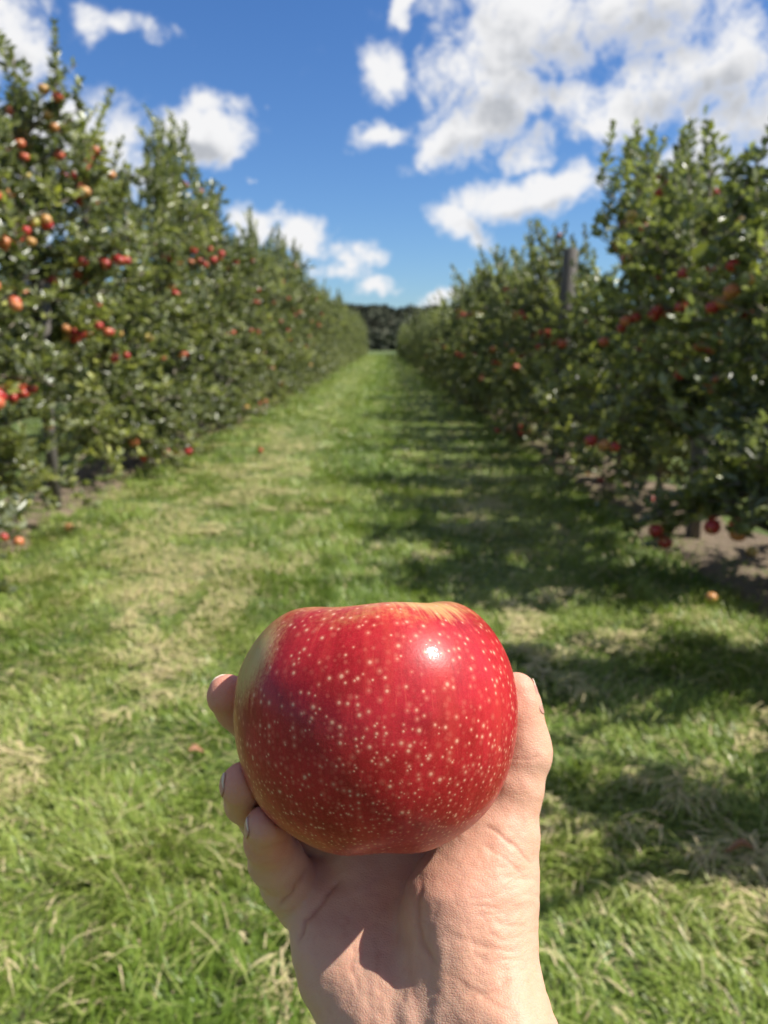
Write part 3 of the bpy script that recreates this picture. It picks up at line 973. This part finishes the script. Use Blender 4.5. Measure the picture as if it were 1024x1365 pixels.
def build_grass():
    rng = np.random.default_rng(7)
    parts = []
    zones = [  # y0, y1, blades per m2, length, width
        (.75, 2.6, 9000, .095, .0050), (2.6, 5, 5200, .095, .0058), (5, 9, 2300, .10, .0078), (9, 18, 850, .11, .011), (18, 40, 260, .13, .020), (40, 100, 70, .15, .040)]
    zones += [(3.0, 40.0, 90, .13, .016, -6.6, -3.6), (3.0, 40.0, 90, .13, .016, 3.1, 6.2)]
    for (y0, y1, den, l0, w0, *span) in zones:
        hw0, hw1 = max(.8, y0 * .60), max(1.2, y1 * .66 + .6)
        xl = -min(4.0, hw1 + .3); xr = min(3.4, hw1 + .3)
        if span: xl, xr = span
        N = int((xr - xl) * (y1 - y0) * den * .93)
        x = rng.uniform(xl, xr, N); y = rng.uniform(y0, y1, N)
        keep = np.full(N, True) if span else np.abs(x) < y * .66 + .85
        # thin out towards the bare strips
        en = (value_noise(x, y, .45, 47) - .5) * .5
        soft = np.clip((x + 3.1 + en) / .3, 0, 1) * np.clip((2.5 + en - x) / .4, 0, 1)
        wild = np.clip((y - 7.5) / 4, 0, 1) * .75 + .12
        soft = np.maximum(soft, wild * (value_noise(x, y, .4, 48) > .42))
        if span: soft = np.ones(N)
        tuft = value_noise(x, y, .16, 41); big = value_noise(x, y, .75, 42); huge = value_noise(x, y * .35, 1.1, 43)
        keep &= rng.random(N) < soft * (.35 + .9 * tuft)
        x, y, tuft, big, huge = x[keep], y[keep], tuft[keep], big[keep], huge[keep]
        n = len(x)
        track = np.exp(-((x + 1.35) / .42) ** 2) + np.exp(-((x - .95) / .35) ** 2) * .8
        lush = np.exp(-((x + .15) / .55) ** 2)
        dry = .16 * track + .50 * np.clip((value_noise(x, y, .38, 44) * .7 + value_noise(x, y, .13, 49) * .3 - .58) * 4, 0, 1) * (1 - .6 * lush) + .25 * np.clip((value_noise(x, y, .12, 45) - .6) * 3, 0, 1)
        dry = dry * (1 - .65 * np.clip((x - .25) / .5, 0, 1))  # less straw on the right, darkening the row's shade through colour
        tint = .04 + .30 * big + .26 * rng.random(n) + .12 * tuft + .10 * track - .05 * lush
        straw = rng.random(n) < np.clip(.13 + .60 * dry - .08 * lush, 0, .65)
        tint = np.where(straw, rng.uniform(.68, 1.0, n), np.clip(tint, 0, .62))
        lean = np.clip(rng.normal(.64, .24, n) + .18 * track - .10 * tuft, .05, 1.1)
        lean = np.where(straw, np.clip(lean + .42, 0, 1.15), lean)
        ln = l0 * (.55 + .8 * tuft * rng.uniform(.6, 1.3, n) + .25 * lush) * (1 - .25 * np.clip(track, 0, 1))
        wd = w0 * rng.uniform(.6, 1.35, n)
        wind = value_noise(x, y, .35, 46) * 2 * math.pi * 1.5
        hd = wind + rng.normal(0, .9, n)
        P = np.stack([x, y, rng.uniform(-.01, .012, n)], -1)
        parts.append(blades(P, hd, ln, wd, lean, tint, rng))
    V = []; Q = []; T = []; A = []; off = 0
    for v, q, t, a in parts:
        V.append(v); Q.append(q + off); T.append(t + off); A.append(a); off += len(v)
    me = mesh_np('grass', np.concatenate(V), np.concatenate(Q), np.concatenate(T), smooth=False)
    attr(me, 'tint', np.concatenate(A))
    print('grass blades', off // 5)
    o = link('grass', me, GRASS)
    tag(o, 'mown green grass of the alley, bent and matted with dry blades', 'grass', kind='stuff')
    # loose straw clippings lying in drifts
    rng = np.random.default_rng(17)
    N = 120000
    x = rng.uniform(-2.7, 2.1, N); y = rng.uniform(.8, 1, N) ** 1 * 0 + 0.9 * (15 / .9) ** rng.random(N)
    m = value_noise(x, y, .42, 51) * .55 + value_noise(x, y, .15, 52) * .45
    m = m + .10 * np.exp(-((x + 1.5) / .5) ** 2) + .05 * np.exp(-((x - .95) / .35) ** 2) - .10 * np.exp(-((x + .1) / .5) ** 2)
    m = m - .12 * np.clip((x - .3) / .5, 0, 1)  # fewer pale clippings right of centre, deepening the shade there by colour
    k = (m > .610) & (np.abs(x) < y * .58 + .45)
    x, y, m = x[k], y[k], m[k]; n = len(x)
    P = np.stack([x, y, rng.uniform(.012, .05, n)], -1)
    hd = value_noise(x, y, .3, 53) * 9 + rng.normal(0, .7, n)
    V, Q, T, A = blades(P, hd, rng.uniform(.05, .14, n), rng.uniform(.003, .0060, n) * (1 + y * .10), rng.uniform(1.15, 1.35, n), rng.uniform(.72, 1, n), rng)
    # single long stems scattered over everything
    n = 3800
    x = rng.uniform(-3, 2.4, n); y = .85 * (9 / .85) ** rng.random(n)
    k = np.abs(x) < y * .58 + .4; x, y = x[k], y[k]; n = len(x)
    P = np.stack([x, y, rng.uniform(.03, .085, n)], -1)
    v2, q2, t2, a2 = blades(P, rng.uniform(0, 6.28, n), rng.uniform(.07, .19, n), rng.uniform(.0018, .0038, n) * (1 + y * .12), rng.uniform(1.1, 1.4, n), rng.uniform(.55, .95, n), rng)
    Q = np.vstack([Q, q2 + len(V)]); T = np.vstack([T, t2 + len(V)]); V = np.vstack([V, v2]); A = np.concatenate([A, a2])
    me = mesh_np('straw', V, Q, T, smooth=False); attr(me, 'tint', A)
    o = link('straw', me, GRASS)
    tag(o, 'dry tan grass clippings lying in drifts on the turf', 'straw', kind='stuff')


# ================================================================== apple trees
def leaf_mesh(P, D, Nn, ln, wd, tint):
    """6-vertex folded leaves. P base, D direction, Nn approx normal"""
    D = D / np.linalg.norm(D, axis=1)[:, None]
    S = np.cross(D, Nn); S /= np.linalg.norm(S, axis=1)[:, None] + 1e-9
    U = np.cross(S, D)
    ln = ln[:, None]; wd = wd[:, None]
    r1 = P + D * ln * .30 + S * wd * .46 + U * wd * .20
    r2 = P + D * ln * .68 + S * wd * .40 + U * wd * .12
    l1 = P + D * ln * .30 - S * wd * .46 + U * wd * .20
    l2 = P + D * ln * .68 - S * wd * .40 + U * wd * .12
    t = P + D * ln - U * ln * .16
    V = np.stack([P, r1, r2, t, l2, l1], 1).reshape(-1, 3)
    b = np.arange(len(P)) * 6
    Q = np.concatenate([np.stack([b, b + 1, b + 2, b + 3], -1), np.stack([b, b + 3, b + 4, b + 5], -1)])
    return V, Q, np.repeat(tint, 6)


def make_variant(seed, H, dens, reach, nshoot, low=.30):
    """returns trunk mesh, crown mesh, list of fruit positions"""
    rng = np.random.default_rng(seed)
    tubes = []; LP = []; LD = []; LT = []; LS = []
    nz = 14
    zt = np.linspace(0, H * .93, nz)
    wob = np.cumsum(rng.normal(0, .014, (nz, 2)), 0)
    trunk = np.column_stack([wob[:, 0], wob[:, 1], zt])
    tr = np.interp(zt / H, [0, .05, .5, 1], [.047, .036, .026, .006])
    tubes.append((trunk, tr))
    fruit = []
    def at(z):
        return np.array([np.interp(z, zt, trunk[:, 0]), np.interp(z, zt, trunk[:, 1]), z])
    def add_leaves(p, d, n, spread, tint, size=1.):
        v = rng.normal(0, 1, (n, 3)); v[:, 2] = np.abs(v[:, 2]) * .4 + .1
        dd = d * (1 - spread) + v * spread
        LP.append(np.repeat(p[None], n, 0) + rng.normal(0, .008, (n, 3))); LD.append(dd)
        LT.append(np.clip(tint + rng.normal(0, .13, n), 0, 1)); LS.append(size * rng.uniform(.7, 1.15, n))
    nl = int(34 + H * 6)
    for k in range(-9 if low < .5 else 0, nl):
        z = low + (H * .82 - low) * (max(0, k + rng.uniform(.1, .9)) / nl) ** 1.2 if k >= 0 else rng.uniform(.28, .7)
        
        az_ = k * 2.39996 + rng.normal(0, .4)
        f = (z / H)
        ln = reach * np.interp(f, [0, .18, .5, .8, 1], [.85, 1.0, .88, .56, .30]) * rng.uniform(.5, 1.18)
        rise = rng.uniform(.05, .95) + .2 * f
        p0 = at(z); n = 6
        t = np.linspace(0, 1, n)
        droop = rng.uniform(.15, .65) * ln * (1 - f * .6)
        if k < 0: ln = reach * rng.uniform(.8, 1.12); rise = rng.uniform(-.1, .15); droop = z * rng.uniform(.3, .8)
        pts = p0 + np.stack([np.cos(az_) * ln * t, np.sin(az_) * ln * t, ln * rise * t - droop * t ** 2], -1) + np.cumsum(rng.normal(0, .018, (n, 3)), 0) * t[:, None]
        pts[:, 2] = np.maximum(pts[:, 2], .14 + max(0, low - .3))
        tubes.append((pts, np.linspace(.014, .0045, n) * np.interp(f, [0, 1], [1.2, .7])))
        branch_tint = rng.uniform(.22, .62)
        step = .062 / dens * (1 + 1.6 * max(0, f - .55) / .45)
        s = .10
        while s < 1:
            pp = np.array([np.interp(s, t, pts[:, i]) for i in range(3)])
            if rng.random() < .42:
                # side twig
                a2 = rng.uniform(0, 2 * math.pi)
                td = np.array([math.cos(a2), math.sin(a2), rng.uniform(.0, 1.7)]); td /= np.linalg.norm(td)
                tl = rng.uniform(.12, .40)
                q = pp + td * tl * np.linspace(0, 1, 3)[:, None]; q[:, 2] = np.maximum(q[:, 2], .09)
                tubes.append((q, np.array([.004, .003, .0018])))
                m = int(tl / .022 * dens)
                for j in range(m):
                    add_leaves(q[0] + (q[2] - q[0]) * (j + .6) / m, td, 1, .62, branch_tint + .12 * j / m)
            else:
                add_leaves(pp + rng.normal(0, .015, 3), (pts[-1] - pts[0]) / ln, int(rng.integers(4, 8)), .8, branch_tint - .08)
            if s > .35 and rng.random() < .15:
                fp = pp + np.array([rng.normal(0, .02), rng.normal(0, .02), -rng.uniform(.045, .08)])
                fruit.append(fp)
                for _ in range(int(rng.integers(0, 4))): fruit.append(fp + np.array([rng.choice([-1, 1]) * rng.uniform(.04, .085), rng.choice([-1, 1]) * rng.uniform(.03, .08), rng.uniform(-.06, .05)]))
            s += step / ln * rng.uniform(.7, 1.3)
        add_leaves(pts[-1], (pts[-1] - pts[-2]) / (np.linalg.norm(pts[-1] - pts[-2])), 7, .6, branch_tint + .12)
    # upright leafy shoots at the top and along the upper limbs
    for k in range(nshoot):
        if k == 0:
            b = at(H * .90); sl = H * rng.uniform(.05, .13)
        else:
            zz = H * rng.uniform(.52, .86); a = rng.uniform(0, 2 * math.pi); rr = rng.uniform(.1, .62) * (1.3 - zz / H) * 1.5
            b = at(zz) + np.array([math.cos(a) * rr, math.sin(a) * rr, 0]); sl = rng.uniform(.35, .95)
        sl = min(sl, H * rng.uniform(.90, 1.05) - b[2])
        leanv = rng.normal(0, .22, 2)
        n = 6; t = np.linspace(0, 1, n)
        pts = b + np.stack([leanv[0] * sl * t ** 1.5, leanv[1] * sl * t ** 1.5, sl * t], -1)
        if k: # joined down to the leader
            base = at(max(.4, b[2] - .22)); pts = np.vstack([base, pts]); n += 1
        tubes.append((pts, np.linspace(.008, .0022, n)))
        m = int(sl / .012)
        st = 1 if k else 0
        for j in range(m):
            s = (j + .5) / m
            pp = b + np.array([leanv[0] * sl * s ** 1.5, leanv[1] * sl * s ** 1.5, sl * s])
            a = j * 2.4 + rng.normal(0, .3)
            d = np.array([math.cos(a), math.sin(a), .25 + .9 * s])
            add_leaves(pp, d, 1, .2, .42 + .15 * s, 1.25 - .45 * s)
        if rng.random() < .5:
            for _ in range(3): fruit.append(b + np.array([rng.normal(0, .05), rng.normal(0, .05), rng.uniform(-.06, .16)]))
    V, Q, T = tubes_np(tubes, 6)
    trunk_me = mesh_np('trunk', V, Q, T)
    trunk_me.materials.append(BARK)
    P = np.concatenate(LP); D = np.concatenate(LD); T_ = np.concatenate(LT); S = np.concatenate(LS)
    D /= np.linalg.norm(D, axis=1)[:, None] + 1e-9
    Nn = np.array([0, 0, .55]) + rng.normal(0, .9, D.shape)
    # leaf tone varies softly in patches through the crown
    tone_var = value_noise(P[:, 0] + P[:, 2] * .7, P[:, 1] - P[:, 2] * .4, .28, seed + 5) - .5
    T_ = np.clip(T_ + tone_var * .7 + rng.normal(0, .08, len(T_)), 0, 1)
    V, Q, A = leaf_mesh(P, D, Nn, (.080 * S), .046 * S * rng.uniform(.8, 1.15, len(S)), T_)
    crown_me = mesh_np('crown', V, Q, smooth=True)
    attr(crown_me, 'tint', A)
    crown_me.materials.append(LEAF)
    return trunk_me, crown_me, np.array(fruit)


ORD = ['first', 'second', 'third', 'fourth', 'fifth', 'sixth', 'seventh', 'eighth', 'ninth', 'tenth', 'eleventh', 'twelfth', 'thirteenth', 'fourteenth', 'fifteenth', 'sixteenth']


def build_trees():
    rng = random.Random(5)
    Vq, Qq, Tq = revolve(13, 14, 1.0, .6)
    fruit_me = mesh_np('apple', Vq * np.array([.0415, .0415, .0405]), Qq, Tq); fruit_me.materials.append(FRUIT)
    left_v = [make_variant(100 + k, h, 1.30, .80, 18) for k, h in enumerate((3.75, 3.95, 3.6, 3.85, 3.5))]
    right_v = [make_variant(200 + k, h, 1.30, .76, 15) for k, h in enumerate((3.05, 2.75, 3.1, 2.85, 2.6))]
    bare_l = make_variant(150, 4.2, 1.6, .80, 18, low=.95); bare_r = make_variant(250, 2.80, 1.3, .74, 14, low=.75)
    build_back_rows(left_v, right_v)
    def plant(side, x, y, variant, rz, sc, nfruit, label, group):
        t = bpy.data.objects.new('apple_tree', None); COL.objects.link(t)
        t.location = (x, y, 0); t.rotation_euler = (0, 0, rz); t.scale = (sc, sc, sc * (1 + (.13 if y > 8 else .03) * math.sin(y * 7.3 + x)))
        tag(t, label, 'apple tree', group)
        link('trunk', variant[0], None, t); link('crown', variant[1], None, t)
        fr = variant[2]
        c, s = math.cos(rz), math.sin(rz)
        # outer fruit facing the alley first
        wx = fr[:, 0] * c - fr[:, 1] * s
        wy = fr[:, 0] * s + fr[:, 1] * c
        score = (wx if side == 'left' else -wx) * .8 - wy * .40 + .16 * np.minimum(fr[:, 2], 3.0)
        score = score + .35 * np.sin(fr[:, 2] * 5 + x * 3 + y)
        r2 = np.random.default_rng(int(y * 100) + (1 if side == 'left' else 2))
        order = np.argsort(-(score + r2.normal(0, .16, len(fr))))
        for i in order[:nfruit]:
            a = link('apple', fruit_me, None, t)
            a.location = fr[i]
            a.rotation_euler = (r2.normal(0, .35), r2.normal(0, .35), r2.uniform(0, 6.28))
            q = r2.uniform(.85, 1.15); a.scale = (q, q, q)
        return t
    for side, x0, vs, y0 in (('left', -3.0, left_v, 4.3), ('right', 2.42, right_v, 2.2)):
        y = y0; k = 0
        while y < 112:
            vi = vs[rng.randrange(len(vs))]
            sc = rng.uniform(1.0, 1.14) if side == 'left' else rng.uniform(.90, 1.10)
            if side == 'right' and y < 4.6: sc = .84
            if side == 'left' and 6.3 < y < 7.4: vi = bare_l; sc = 1.0
            if side == 'right' and 5.2 < y < 6.3: vi = bare_r; sc = 1.0
            if side == 'right' and 9.2 < y < 11.2: sc = .88
            if side == 'right' and 6.4 < y < 9.2: sc = 1.06
            first = 1 if side == 'left' else 2
            nf = 60 if y < 7.6 else 26 if y < 8.6 else 12 if y < 15 else 6 if y < 24 else 3 if y < 34 else 0
            if side == 'right': nf = int(nf * (.30 if y < 5 else .5 if y < 8.6 else 1.1))
            idx = k - first
            if idx < 0:
                lab = 'apple tree at the very %s edge of the view, %s' % (side, 'nearest of its row' if k == 0 else 'beside the nearest one')
                g = 'apple trees of the %s row' % side
            elif idx < 16:
                lab = '%s apple tree from the viewer in the %s row, %s' % (ORD[idx], side, 'hung with red and orange apples' if nf > 20 else 'with a few red apples' if nf > 3 else 'dense and green')
                g = 'apple trees of the %s row' % side
            else:
                lab = 'distant apple tree far along the %s row, merged with its neighbours' % ('sunlit left' if side == 'left' else 'shaded right')
                g = 'distant apple trees of the %s row' % side
            plant(side, x0 + rng.uniform(-.10, .10), y, vi, rng.uniform(0, 6.28), sc, nf, lab, g)
            y += rng.uniform(1.1, 1.55) if y < 40 else rng.uniform(1.4, 1.8)
            k += 1


def build_back_rows(vs_l, vs_r):
    rng = random.Random(31)
    for side, x0, vs in (('left', -7.4, vs_l), ('right', 6.9, vs_r)):
        y = 4.0
        while y < 42:
            v = vs[rng.randrange(len(vs))]
            t = bpy.data.objects.new('apple_tree', None); COL.objects.link(t)
            t.location = (x0 + rng.uniform(-.1, .1), y, 0); t.rotation_euler = (0, 0, rng.uniform(0, 6.28)); q = rng.uniform(.85, 1.0); t.scale = (q, q, q)
            tag(t, 'apple tree of the next row, glimpsed in gaps behind the %s row' % side, 'apple tree', 'apple trees of the next row beyond the %s row' % side)
            link('trunk', v[0], None, t); link('crown', v[1], None, t)
            y += rng.uniform(1.3, 1.7)


def build_posts():
    def post(x, y, h, r, label, lean=(0, 0)):
        pts = [(0, 0, -.1), (0, 0, h * .5), (lean[0], lean[1], h - .01), (lean[0], lean[1], h)]
        V, Q, T = tubes_np([(pts, [r, r * .97, r * .93, r * .86])], 14)
        me = mesh_np('trellis_post', V, Q, T, smooth=True)
        o = link('trellis_post', me, POST); o.location = (x, y, 0)
        tag(o, label, 'post', 'wooden trellis posts in the tree rows')
    post(2.24, 10.2, 2.62, .095, 'thick grey wooden post rising above the leaves of the right row', (.04, 0))
    post(-2.92, 6.95, 2.0, .05, 'grey wooden stake beside a bare trunk low in the left row', (.05, .05))
    post(2.36, 5.9, 1.7, .045, 'dark wooden stake standing among low leaves near the right edge', (0, .04))
    post(-2.98, 14.6, 3.0, .07, 'weathered post half hidden in leaves further along the left row', (.03, 0))


def build_fallen():
    Vq, Qq, Tq = revolve(17, 20, 1.0, .6)
    me = mesh_np('fallen_apple', Vq * .038, Qq, Tq); me.materials.append(FRUIT)
    rng = np.random.default_rng(3)
    items = [
        ((25, 722), 'red fallen apple on bare soil at the left edge', 'l'), ((5, 716), 'yellow fallen apple on soil beside the red one at the left edge', 'l'),
        ((92, 702), 'small red fallen apple just right of the bare left trunks', 'l'), ((222, 603), 'orange fallen apple in the grass edge under the left row', 'l'),
        ((347, 600), 'pale orange fallen apple lying out in the left of the alley', 'l'),
        ((948, 796), 'dark red fallen apple on soil under the near right trees', 'r'), ((1002, 735), 'red fallen apple deep in shade at the right edge', 'r'),
        ((783, 632), 'pink fallen apple at the foot of the right row', 'r'), ((800, 640), 'pale red fallen apple beside the pink one below the right row', 'r'),
        ((868, 665), 'small red fallen apple next to a dark trunk in the right row', 'r')]
    for k, ((px, py), lab, s) in enumerate(items):
        d = CF + CR * ((px - 512) / FPX) + CU * ((682 - py) / FPX)
        t = (1.5 - .05) / -d.z
        p = CAM + d * t
        o = link('fallen_apple', me); o.location = (p.x, p.y, .05)
        o.rotation_euler = tuple(rng.uniform(0, 3, 3)); q = rng.uniform(.85, 1.1); o.scale = (q, q, q)
        tag(o, lab, 'apple', 'windfall apples on the ground')


def build_leaves_on_ground():
    m, n, out = new_mat('withered_leaf')
    p = n.add('ShaderNodeBsdfPrincipled'); n.l.new(n.mix(n.noise(n.add('ShaderNodeTexCoord').outputs['Object'], 60, 3), (.20, .08, .04, 1), (.38, .20, .10, 1)), p.inputs['Base Color'])
    p.inputs['Roughness'].default_value = .6; n.l.new(p.outputs[0], out.inputs[0])
    for px, py, ln, a, lab in ((985, 1132, .085, 2.8, 'curled brown leaf lying in shaded grass at the lower right'), (352, 970, .06, .5, 'small reddish brown leaf on sunny grass left of the fingers')):
        if px == 352: px = 262; py = 1000
        d = CF + CR * ((px - 512) / FPX) + CU * ((682 - py) / FPX)
        p0 = CAM + d * ((1.5 - .07) / -d.z)
        us = np.linspace(0, 1, 13); vs = np.linspace(-1, 1, 9)
        U, Vv = np.meshgrid(us, vs, indexing='ij')
        w = np.sin(np.clip(U, 0, 1) ** .8 * math.pi) * .24 * ln + .001
        X = (U - .5) * ln; Y = Vv * w; Z = np.abs(Vv) ** 1.6 * w * .8 + np.sin(U * 5) * .12 * ln
        V = np.stack([X, Y, Z], -1).reshape(-1, 3); V2 = V - np.array([0, 0, .0008])
        i = np.arange(12)[:, None] * 9; j = np.arange(8)[None]
        q = np.stack([i + j, i + 9 + j, i + 9 + j + 1, i + j + 1], -1).reshape(-1, 4)
        o = link('fallen_leaf', mesh_np('fallen_leaf', np.vstack([V, V2]), np.vstack([q, q[:, ::-1] + len(V)])), m)
        o.location = p0; o.rotation_euler = (.3, .15, a)
        tag(o, lab, 'leaf', 'withered leaves on the grass')


def build_hill():
    # long wooded ridge closing the view
    xs = np.linspace(-420, 420, 141); ys = np.linspace(150, 620, 61)
    X, Y = np.meshgrid(xs, ys)
    rise = np.clip((Y - 150) / 150, 0, 1); rise = rise * rise * (3 - 2 * rise)
    Z = rise * (11.4 + 2.0 * (value_noise(X, Y * 0, 60, 61) - .5)) - .5
    V = np.stack([X, Y, Z], -1).reshape(-1, 3)
    nx = len(xs)
    i = np.arange(len(ys) - 1)[:, None] * nx; j = np.arange(nx - 1)[None]
    Q = np.stack([i + j, i + j + 1, i + nx + j + 1, i + nx + j], -1).reshape(-1, 4)
    o = link('hill', mesh_np('hill', V, Q), HILL); tag(o, kind='structure')
    # the wood on it: many rough leafy crowns reading as one mass
    rng = np.random.default_rng(9)
    m, n, out = new_mat('far_woodland')
    t = n.add('ShaderNodeAttribute', attribute_name='tint').outputs['Fac']
    cr = n.add('ShaderNodeValToRGB'); e = cr.color_ramp.elements
    e[0].color = (.050, .062, .034, 1); e[1].color = (.085, .080, .050, 1); x = e.new(.6); x.color = (.060, .072, .038, 1)
    n.l.new(t, cr.inputs[0])
    p = n.add('ShaderNodeBsdfPrincipled'); n.l.new(cr.outputs[0], p.inputs['Base Color']); p.inputs['Roughness'].default_value = .8
    n.l.new(p.outputs[0], out.inputs[0])
    LPs = []; LDs = []; Ss = []; Ts = []
    for k in range(900):
        y = rng.uniform(150, 300); x = rng.uniform(-70, 70) * (y / 220) ** 1.0
        rr = np.clip((y - 150) / 150, 0, 1); z = rr * rr * (3 - 2 * rr) * 11.4 - .5
        h = rng.uniform(2.0, 3.6); w = rng.uniform(1.8, 3.4)
        nn = 90
        v = rng.normal(0, 1, (nn, 3)); v /= np.linalg.norm(v, axis=1)[:, None]; v *= rng.uniform(.55, 1.05, nn)[:, None]
        P = np.array([x, y, z + h * .5]) + v * np.array([w, w, h * .55])
        LPs.append(P); LDs.append(v + rng.normal(0, .5, (nn, 3))); Ss.append(rng.uniform(.6, 1.2, nn)); Ts.append(np.clip(rng.uniform(0, 1) * .8 + rng.uniform(0, .2, nn), 0, 1))
    P = np.concatenate(LPs); D = np.concatenate(LDs); S = np.concatenate(Ss); T = np.concatenate(Ts)
    V, Q, A = leaf_mesh(P, D, rng.normal(0, 1, D.shape) + np.array([0, 0, 1]), S, S * .8, T)
    me = mesh_np('far_wood', V, Q); attr(me, 'tint', A)
    o = link('far_wood', me, m)
    tag(o, 'dark far-off wood covering the low ridge at the end of the alley', 'wood', kind='stuff')


build_ground(); build_grass(); build_trees(); build_posts(); build_fallen(); build_leaves_on_ground(); build_hill()
